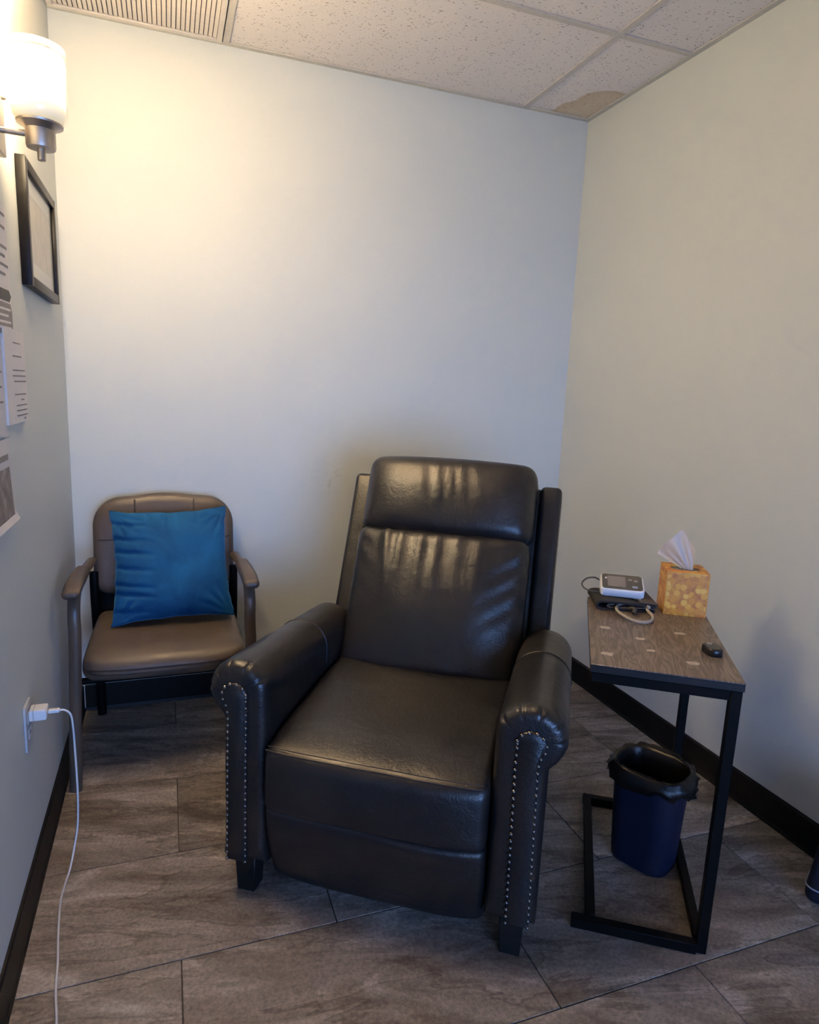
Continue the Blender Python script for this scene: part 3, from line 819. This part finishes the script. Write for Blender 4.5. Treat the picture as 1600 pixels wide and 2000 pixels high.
# ---- tissue box
def build_tissue():
    a = R(-31.5); c = TW(0.266, 0.510, ZT)
    t = thing('tissue_box', c, a, 'orange and yellow patterned cube tissue box on the side table', 'tissue box')
    w, h = 0.115, 0.128
    # body with an oval opening in the top
    bm = bmesh.new(); n = 32
    def sq(k):
        an = 2*math.pi*k/n+math.pi/4; q = max(abs(math.cos(an)), abs(math.sin(an))); return (w/2*math.cos(an)/q, w/2*math.sin(an)/q)
    def ov(k, s=1): an = 2*math.pi*k/n+math.pi/4; return (0.042*s*math.cos(an), 0.026*s*math.sin(an)-0.004)
    bm_loft(bm, [[(*sq(k), 0) for k in range(n)], [(*sq(k), h) for k in range(n)], [(*ov(k), h) for k in range(n)], [(*ov(k), h-0.002) for k in range(n)]], cap=False)
    body = from_bm('box_body', bm, M['tbox'], t, angle=30)
    prism('opening_film', [ov(k, 0.99) for k in range(n)], h-0.0035, h-0.0022, M['film'], t)
    # printed orange margins on the front face edges
    for sx in (-1, 1):
        box('card_edge', (sx*(w/2-0.0005), -w/2+0.0005, h/2), (0.003, 0.003, h*0.996), M['tboxedge'], body, 0.0008, seg=1)
    # tissue: a fan of thin folded paper pulled through the slot
    bm = bmesh.new(); nu, nv = 28, 18; V = {}
    for i in range(nu+1):
        for j in range(nv+1):
            u = i/nu; v = j/nv
            # two outer contours in the face plane: left hanging edge and right steep edge
            bx, bz = 0.022-0.012*u*0+(-0.016)*(1-u), h-0.010
            pl = Vector((-0.072, 0, h+0.026)); pm = Vector((-0.058, 0, h+0.066)); pt_ = Vector((-0.014, 0, h+0.112)); pr = Vector((0.020, 0, h+0.058))
            if u < 0.4: tip = pl.lerp(pm, u/0.4)
            elif u < 0.8: tip = pm.lerp(pt_, (u-0.4)/0.4)
            else: tip = pt_.lerp(pr, (u-0.8)/0.2)
            b = Vector((bx, 0, bz)); p = b.lerp(tip, v**0.9)
            p.y = -0.006+(0.018*math.sin(u*9.0+0.5)*v*(1-0.4*v)+0.020*math.sin(u*21)*v*(1-v))+0.012*v*(0.5-u)-0.55*(p.x-bx)
            p.z += 0.0016*math.sin(u*55)*(1-u)*g(v-0.95, 0.25)
            V[i, j] = bm.verts.new(p)
    for i in range(nu):
        for j in range(nv): bm.faces.new((V[i, j], V[i+1, j], V[i+1, j+1], V[i, j+1]))
    bmesh.ops.solidify(bm, geom=bm.faces[:], thickness=0.0008)
    from_bm('tissue', bm, M['tissue'], t, angle=60)
build_tissue()

# ---- blood-pressure monitor, cuff under it
def build_monitor():
    cuff_o = TW(0.098, 0.495, ZT)
    cf = thing('arm_cuff', cuff_o, R(-24), 'folded black blood-pressure cuff with coiled grey hose on the side table', 'cuff')
    # folded band: flattened spiral swept to a strip
    def strip(name, prof, depth, th, m, y0=0.0):
        bm = bmesh.new(); P = catmull(prof, 6); n = len(P); top = []; bot = []
        for i, p in enumerate(P):
            t = (P[min(i+1, n-1)]-P[max(i-1, 0)]).normalized(); nn = Vector((-t.z, 0, t.x))
            top.append(p+nn*th/2); bot.append(p-nn*th/2)
        ring = top+bot[::-1]
        bm_loft(bm, [[(p.x, y0-depth/2, p.z) for p in ring], [(p.x, y0+depth/2, p.z) for p in ring]])
        return from_bm(name, bm, m, cf, angle=50)
    strip('cuff_band', [(0.080, 0, 0.0035), (0.0, 0, 0.0035), (-0.070, 0, 0.004), (-0.086, 0, 0.014), (-0.074, 0, 0.026), (-0.02, 0, 0.025), (0.04, 0, 0.022), (0.082, 0, 0.018)], 0.13, 0.006, M['cuff'])
    strip('cuff_lining', [(-0.036, 0, 0.019), (-0.052, 0, 0.0175), (-0.055, 0, 0.0125), (-0.04, 0, 0.0095), (0.0, 0, 0.010), (0.05, 0, 0.0125), (0.078, 0, 0.011)], 0.126, 0.004, M['cuffedge'])
    box('cuff_flap', (0.062, 0.005, 0.026), (0.052, 0.125, 0.005), M['cuffedge'], cf, 0.0015, Matrix.Rotation(R(4), 3, 'Y'))
    # hose coil lying in front of the cuff
    pts = []
    for i in range(40):
        a = R(60-400*i/39); rr = 0.048+0.002*math.sin(3*a)
        pts.append((0.014+rr*math.cos(a), -0.098+rr*1.5*math.sin(a), 0.0055+0.014*(i/39)**2 if i > 4 else 0.0055+0.018*(1-i/4)))
    pts = [(0.030, -0.020, 0.030), (0.044, -0.036, 0.027)]+pts[3:]
    tube('hose', catmull(pts, 3), 0.0042, M['hose'], cf, n=10)
    tube('hose_connector', catmull([(0.004, -0.064, 0.008), (0.014, -0.072, 0.014), (0.018, -0.086, 0.012), (0.010, -0.094, 0.006)], 5), 0.0055, M['cable_dark'], cf, n=10)
    # monitor, tilted on top of the cuff
    mo = thing('pressure_monitor', TW(0.094, 0.508, ZT+0.0315), R(-33), 'white blood-pressure monitor with dark glossy face lying on the black cuff', 'monitor')
    Rm = Matrix.Rotation(R(17), 3, 'X')
    w, d = 0.126, 0.090
    def slab(name, w_, d_, r_, z0, z1, m, parent, cx_=0, cy_=0, bev=0.0):
        pts = rrect(w_, d_, r_, 6, cx_, cy_); bm = bmesh.new()
        rings = [(z0, 0)] if bev == 0 else [(z0, bev*0.6), (z0+bev*0.6, 0)]
        rings += [(z1, 0)] if bev == 0 else [(z1-bev, 0), (z1-bev*0.3, bev*0.3), (z1, bev)]
        bm_loft(bm, [[Rm @ Vector((cx_+(x-cx_)*(1-2*i/w_), cy_+(y-cy_)*(1-2*i/d_), z)) for x, y in pts] for z, i in rings])
        bmesh.ops.translate(bm, vec=(0, 0, 0.0125), verts=bm.verts)
        return from_bm(name, bm, m, parent, angle=50)
    slab('monitor_body', w, d, 0.013, 0.0, 0.025, M['white'], mo, bev=0.004)
    face = slab('display_panel', w-0.010, d-0.010, 0.010, 0.0252, 0.0262, M['dark_glass'], mo)
    slab('lcd_screen', 0.052, 0.056, 0.003, 0.0263, 0.0266, M['lcd'], face, -0.016, 0.0)
    slab('start_button', 0.016, 0.010, 0.003, 0.0263, 0.0270, M['bluebtn'], face, 0.036, -0.024)
    slab('memory_button', 0.010, 0.008, 0.002, 0.0263, 0.0268, M['greyprint'], face, 0.024, 0.014)
    slab('mode_button', 0.010, 0.008, 0.002, 0.0263, 0.0268, M['greyprint'], face, 0.040, 0.010)
    slab('printed_mark', 0.005, 0.010, 0.002, 0.0263, 0.0265, M['white'], face, -0.046, 0.016)
    cab = [(-w/2+0.002, 0.024, 0.028), (-w/2-0.016, 0.028, 0.034), (-w/2-0.038, 0.024, 0.030), (-w/2-0.052, 0.006, 0.018), (-w/2-0.044, -0.012, 0.008), (-w/2-0.022, -0.022, 0.004), (-w/2+0.004, -0.022, 0.004)]
    tube('power_cable', catmull(cab, 6), 0.0026, M['cable_dark'], mo, n=8)
build_monitor()

# ---- little black remote puck
def build_puck():
    o = thing('call_button', TW(0.292, 0.168, ZT), R(-15), 'small black oval remote puck near the front right corner of the side table', 'remote')
    pts = rrect(0.038, 0.056, 0.017, 7)
    bm = bmesh.new()
    bm_loft(bm, [[(x*s, y*s, z) for x, y in pts] for z, s in ((0, 0.95), (0.002, 1.0), (0.014, 1.0), (0.018, 0.95), (0.020, 0.82), (0.0195, 0.70), (0.0195, 0.3))])
    from_bm('puck_body', bm, M['blackplastic'], o, angle=50)
    lathe('puck_button', [(0.006, 0), (0.006, 0.0012), (0.0045, 0.0018)], M['greyprint'], o, n=16, loc=(0.0, 0.016, 0.0193))
build_puck()

# ------------------------------------------------------------------ waste bin with liner
def build_bin():
    b = thing('waste_bin', (1.610, -1.366, 0), R(26), 'navy plastic waste bin lined with a black bag, standing under the side table', 'bin')
    H = 0.29
    def ring(z, ins=0.0, k=8):
        f = z/H; w = 0.135+0.026*f; d = 0.166+0.030*f
        return [(x, y, z) for x, y in rrect(w-2*ins, d-2*ins, 0.048+0.014*f-ins, k)]
    bm = bmesh.new()
    rings = [ring(0.001, 0.006), ring(0.004, 0.001), ring(0.02), ring(0.12), ring(0.22), ring(H-0.012), ring(H-0.011, -0.004), ring(H, -0.004), ring(H, 0.002), ring(0.012, 0.004)]
    bm_loft(bm, rings); from_bm('bin_body', bm, M['binblue'], b, angle=35)
    # liner: down the inside, over the rim, ragged skirt outside
    bm = bmesh.new(); rings = []
    n = len(ring(0))
    def liner(z, ins, wob, seed):
        pts = ring(min(z, H), ins, 8); out = []
        for i, (x, y, zz) in enumerate(pts):
            a = 2*math.pi*i/n; nn = Vector((x, y, 0)).normalized()
            d = wob*(nz(math.cos(a)*2, math.sin(a)*2, seed, 2.6)+0.45*nz(math.cos(a)*5, math.sin(a)*5, seed, 2.6))
            p = Vector((x, y, z))+nn*d*0.7; p.z += d*0.9; out.append(p)
        return out
    def skirt(depth, off, seed):
        out = []
        pts = ring(H-depth*0.5, -off, 8)
        for i, (x, y, zz) in enumerate(pts):
            a = 2*math.pi*i/n; nn = Vector((x, y, 0)).normalized()
            rag = 0.6+0.5*nz(math.cos(a)*1.5, math.sin(a)*1.5, 7.3, 1.8)+0.25*nz(math.cos(a)*6, math.sin(a)*6, 2, 2)
            # hangs lowest at the front right
            rag += 0.6*g(math.atan2(math.sin(a+0.35), math.cos(a+0.35)), 0.7)
            d = 0.016*(nz(math.cos(a)*4, math.sin(a)*4, seed, 2.5)+0.25)
            out.append(Vector((x, y, H+0.006-depth*rag))+nn*max(0.0, d))
        return out
    rings = [liner(0.03, 0.014, 0.0, 1), liner(0.12, 0.016, 0.014, 2), liner(0.22, 0.016, 0.018, 3), liner(H-0.02, 0.012, 0.012, 4), liner(H+0.003, 0.007, 0.007, 5), liner(H+0.012, -0.001, 0.014, 6), liner(H+0.006, -0.009, 0.008, 6), skirt(0.020, 0.012, 8), skirt(0.034, 0.016, 9), skirt(0.048, 0.012, 10), skirt(0.064, 0.013, 11)]
    bm_loft(bm, rings, cap=False)
    f0 = [v for v in bm.verts][:n]; bm.faces.new(f0)
    from_bm('bin_liner', bm, M['liner'], b, angle=180)
build_bin()

# ------------------------------------------------------------------ wall sconce
def build_sconce():
    X, Y, ZB = 0.096, -0.955, 1.842
    s = thing('wall_sconce', (0, Y, ZB), 0, 'brushed nickel wall sconce with a glowing glass shade on the left wall', 'wall lamp')
    box('back_plate', (0.010, 0, 0.055), (0.018, 0.105, 0.24), M['nickel'], s, 0.003)
    lathe('plate_knob', [(0.007, 0), (0.008, 0.004), (0.006, 0.009), (0.002, 0.011)], M['nickel'], s, n=16)
    k = s.children[-1]; k.rotation_euler = (0, R(90), 0); k.location = (0.0195, 0.03, 0.055)
    tube('arm', [(0.017, 0, -0.022), (X-0.02, 0, -0.022)], 0.0065, M['nickel'], s, n=14)
    lathe('shade_holder', [(0.014, -0.050), (0.0285, -0.049), (0.030, -0.044), (0.030, -0.012), (0.036, -0.006), (0.046, -0.002), (0.047, 0.002), (0.040, 0.004)], M['nickel'], s, n=36, loc=(X, 0, 0))
    lathe('finial', [(0.007, -0.074), (0.0085, -0.073), (0.0085, -0.048)], M['nickel'], s, n=18, loc=(X, 0, 0))
    n = 40
    sh = lathe('glass_shade', [(0.020, 0.006), (0.044, 0.007), (0.0500, 0.014), (0.0525, 0.028), (0.0525, 0.138), (0.0515, 0.138), (0.0515, 0.028), (0.0490, 0.015), (0.043, 0.009), (0.020, 0.008)], M['shade'], s, n=n, loc=(0, 0, 0), cap=False, angle=80)
    sh.location = (X, 0, 0)
    lathe('outer_glass', [(0.040, 0.0045), (0.048, 0.006), (0.0545, 0.014), (0.0570, 0.028), (0.0570, 0.153), (0.0555, 0.1545), (0.0545, 0.152), (0.0545, 0.028), (0.0525, 0.016), (0.047, 0.0075), (0.040, 0.006)], M['glass'], s, n=n, loc=(X, 0, 0), cap=False, angle=80)
    lathe('bulb_socket', [(0.016, 0.004), (0.017, 0.008), (0.017, 0.030), (0.012, 0.034)], M['white'], s, n=20, loc=(X, 0, 0))
    lathe('light_bulb', [(0.010, 0.034), (0.014, 0.040), (0.024, 0.056), (0.028, 0.072), (0.026, 0.085), (0.017, 0.095), (0.004, 0.099)], M['bulb'], s, n=24, loc=(X, 0, 0))
build_sconce()

# ------------------------------------------------------------------ framed picture on the left wall
def build_frame():
    y0, y1, z0, z1, d, w = -0.715, -0.245, 1.530, 1.842, 0.024, 0.026
    f = thing('picture_frame', (0, (y0+y1)/2, (z0+z1)/2), 0, 'black framed print with a cream mat hung on the left wall', 'picture')
    hy, hz = (y1-y0)/2, (z1-z0)/2
    for c, s in (((d/2+0.001, -hy+w/2, 0), (d, w, 2*hz)), ((d/2+0.001, hy-w/2, 0), (d, w, 2*hz)), ((d/2+0.001, 0, hz-w/2), (d, 2*hy-2*w, w)), ((d/2+0.001, 0, -hz+w/2), (d, 2*hy-2*w, w))):
        box('frame_bar', c, s, M['frame'], f, 0.002)
    box('backing_board', (0.004, 0, 0), (0.005, 2*hy-0.01, 2*hz-0.01), M['edgeband'], f)
    # mat with a window cut in it
    mw, mh = 2*hy-2*w+0.004, 2*hz-2*w+0.004; ow, oh = 0.045, 0.045
    bm = bmesh.new()
    rect = lambda a, b, x: [(x, -a/2, -b/2), (x, a/2, -b/2), (x, a/2, b/2), (x, -a/2, b/2)]
    bm_loft(bm, [rect(mw, mh, 0.0125), rect(mw, mh, 0.0140), rect(mw-2*ow, mh-2*oh, 0.0140), rect(mw-2*ow+0.003, mh-2*oh+0.003, 0.0125)], cap=False, closed=True)
    from_bm('mat_board', bm, M['mat'], f, smooth=False)
    box('art_print', (0.0115, 0, 0), (0.001, mw-0.02, mh-0.02), M['art'], f)
    box('glass_pane', (0.0170, 0, 0), (0.0015, mw, mh), M['pane'], f)
build_frame()

# ------------------------------------------------------------------ notices on the left wall
def sheet(name, y0, y1, z0, z1, thick, m, label, x0=0.0015, curl=0.0, curl_z=0.0, rot=0.0):
    t = thing(name, (x0, (y0+y1)/2, (z0+z1)/2), 0, label, 'paper')
    hy, hz = (y1-y0)/2, (z1-z0)/2
    def X(y, z):   # lift off the wall
        x = curl*max(0, (y/hy))**2
        x += curl_z*max(0, (-z/hz-0.55)/0.45)**2
        return x
    bm = bmesh.new(); n = 10; V = {}
    for s in (0, 1):
        for i in range(n+1):
            for j in range(n+1):
                y = -hy+2*hy*i/n; z = -hz+2*hz*j/n
                V[i, j, s] = bm.verts.new((X(y, z)+s*thick, y, z))
    for i in range(n):
        for j in range(n):
            for s in (0, 1):
                bm.faces.new((V[i, j, s], V[i+1, j, s], V[i+1, j+1, s], V[i, j+1, s]))
    for i in range(n):
        for (a, b) in (((i, 0), (i+1, 0)), ((i, n), (i+1, n)), ((0, i), (0, i+1)), ((n, i), (n, i+1))):
            bm.faces.new((V[a[0], a[1], 0], V[b[0], b[1], 0], V[b[0], b[1], 1], V[a[0], a[1], 1]))
    sh = from_bm('sheet', bm, m, t, angle=30)
    t.rotation_euler = (R(rot), 0, 0)
    def printed(pname, items, mm):
        bm = bmesh.new()
        for pts in items:
            # pts: polygon in (y, z) fractions of the half size
            P = [(y*hy, z*hz) for y, z in pts]
            bm_loft(bm, [[(X(y, z)+thick+0.0003, y, z) for y, z in P], [(X(y, z)+thick+0.0006, y, z) for y, z in P]])
        return from_bm(pname, bm, mm, sh, smooth=False)
    return t, printed
def lines(rows, h=0.014):
    return [[(a, z-h), (b, z-h), (b, z+h), (a, z+h)] for a, b, z in rows]
# upper flyer
t, pr = sheet('wall_notice', -1.115, -0.890, 1.388, 1.670, 0.0008, M['paper'], 'white flyer with black arrow and grey badge, topmost of the notices on the left wall', x0=0.006, rot=1.5)
pr('printed_text', lines([(-0.8, 0.86, 0.86), (-0.8, 0.80, 0.66), (-0.8, 0.86, 0.36), (-0.8, 0.66, 0.22), (-0.8, 0.88, 0.08), (-0.8, 0.6, -0.06)], 0.022), M['ink'])
pr('printed_arrow', [[(-0.9, -0.47), (0.80, -0.47), (0.97, -0.38), (0.80, -0.29), (-0.9, -0.29)]], M['blackink'])
pr('printed_badge', [[(-0.9, -0.98), (0.86, -0.98), (0.96, -0.86), (0.97, -0.62), (0.86, -0.50), (-0.9, -0.50)]], M['badge'])
bm_items = lines([(-0.8, 0.82, -0.60), (-0.2, 0.60, -0.70), (-0.8, 0.78, -0.80), (-0.6, 0.82, -0.89)], 0.018)
sh_ = t.children[0]
bm = bmesh.new()
hy, hz = 0.1125, 0.141
for pts in bm_items:
    P = [(y*hy, z*hz) for y, z in pts]
    bm_loft(bm, [[(0.0008+0.0007, y, z) for y, z in P], [(0.0008+0.0009, y, z) for y, z in P]])
from_bm('badge_lettering', bm, M['paper'], sh_, smooth=False)
# stapled sheaf
t, pr = sheet('wall_notice', -1.010, -0.788, 1.188, 1.405, 0.009, M['paper'], 'thick white sheaf of printed pages, rightmost of the left wall notices', x0=0.001)
pr('printed_text', lines([(-0.2, 0.52, 0.72), (-0.3, 0.58, 0.44), (-0.35, 0.88, 0.14), (-0.4, 0.92, 0.02), (-0.3, 0.94, -0.10), (-0.3, 0.86, -0.38), (0.3, 0.62, -0.50), (-0.2, 0.90, -0.62), (-0.2, 0.88, -0.73), (-0.2, 0.92, -0.84), (0.5, 0.72, -0.92)], 0.014), M['ink'])
# sheet beside the sheaf
t, pr = sheet('wall_notice', -1.215, -1.004, 1.165, 1.382, 0.0008, M['paper2'], 'plain white sheet left of the thick sheaf on the left wall', x0=0.004)
pr('printed_text', lines([(-0.8, 0.70, 0.6), (-0.8, 0.76, 0.3), (-0.8, 0.7, 0.0), (-0.8, 0.74, -0.3)], 0.02), M['ink'])
# lower poster with a photo, curling at the bottom
t, pr = sheet('wall_notice', -1.235, -0.990, 0.972, 1.160, 0.0008, M['paper2'], 'curling poster with a dark photo, lowest of the left wall notices', x0=0.003, curl_z=0.012)
pr('printed_photo', [[(-0.9, -0.85), (0.82, -0.85), (0.82, 0.32), (-0.9, 0.32)]], M['photo'])
pr('printed_heading', lines([(-0.9, 0.78, 0.56)], 0.07), M['badge'])

# ------------------------------------------------------------------ outlet, charger, cable
OY, OZ = -0.992, 0.452
ou = thing('wall_outlet', (0.0008, OY, OZ), 0, 'white wall outlet low on the left wall', 'outlet')
prism('cover_plate', rrect(0.072, 0.118, 0.006, 3), 0, 0.005, M['plate'], ou, axis='x', bevel=0.0)
for z in (0.0195, -0.0195):
    prism('socket_face', rrect(0.033, 0.028, 0.006, 4, 0, z), 0.0052, 0.0062, M['white'], ou, axis='x')
box('socket_slots', (0.0064, 0, -0.0195), (0.0006, 0.014, 0.008), M['greyprint'], ou)
cg = thing('phone_charger', (0.0072, OY, OZ+0.030), 0, 'white plug-in charger in the left wall outlet', 'charger')
rbox('charger_body', (0.0205, 0, 0), (0.039, 0.040, 0.028), 0.004, M['white'], cg, n=(2, 2, 2))
box('charger_seam', (0.0115, 0, 0), (0.0012, 0.0404, 0.0284), M['greyprint'], cg, 0.0)
cb = thing('charging_cable', (0.05, OY, 0), 0, 'thin white charging cable hanging from the charger and trailing over the floor', 'cable')
cz = OZ+0.030
def CW(p): return Vector((p[0]-0.05, p[1]-OY, p[2]))
rbox('cable_plug', CW((0.0615, OY, cz)), (0.026, 0.014, 0.009), 0.003, M['white'], cb, n=(2, 2, 2))
cpts = [(0.074, OY, cz), (0.086, OY+0.002, cz-0.003), (0.097, OY+0.010, cz-0.022), (0.098, OY+0.028, cz-0.07), (0.096, OY+0.050, cz-0.13), (0.094, OY+0.072, cz-0.22), (0.092, OY+0.085, cz-0.30), (0.088, OY+0.085, cz-0.38), (0.080, OY+0.07, 0.05), (0.072, OY+0.03, 0.012), (0.066, OY-0.01, 0.0035),
        (0.063, -1.06, 0.003), (0.0665, -1.118, 0.003), (0.074, -1.19, 0.003), (0.083, -1.262, 0.003), (0.090, -1.34, 0.003), (0.103, -1.422, 0.003), (0.120, -1.56, 0.003), (0.150, -1.72, 0.003), (0.16, -1.95, 0.003)]
tube('cable', [CW(p) for p in catmull(cpts, 8)], 0.0026, M['white'], cb, n=8)

# ------------------------------------------------------------------ unidentified navy object at the right edge, its bag shape a guess
bg = thing('navy_object', (2.008, -1.695, 0), R(-62), 'unidentified dark navy object at the right edge, mostly out of view, modelled as a guessed bag', 'bag')
def navy_taper_fn(p):
    x, y, z = p; t = max(0.0, min(1.0, (z+0.15)/0.30))
    return x*(1-0.35*t**1.2)+0.002*nz(x, y, z, 12), y*(1-0.45*t), z
rbox('navy_object_body', (0, 0, 0.151), (0.20, 0.11, 0.30), 0.025, M['bag'], bg, n=(8, 6, 10), fn=navy_taper_fn)
tube('navy_object_band', [(x, y, 0.045) for x, y in rrect(0.197, 0.104, 0.025, 5)], 0.0022, M['navytrim'], bg, n=6, closed=True)
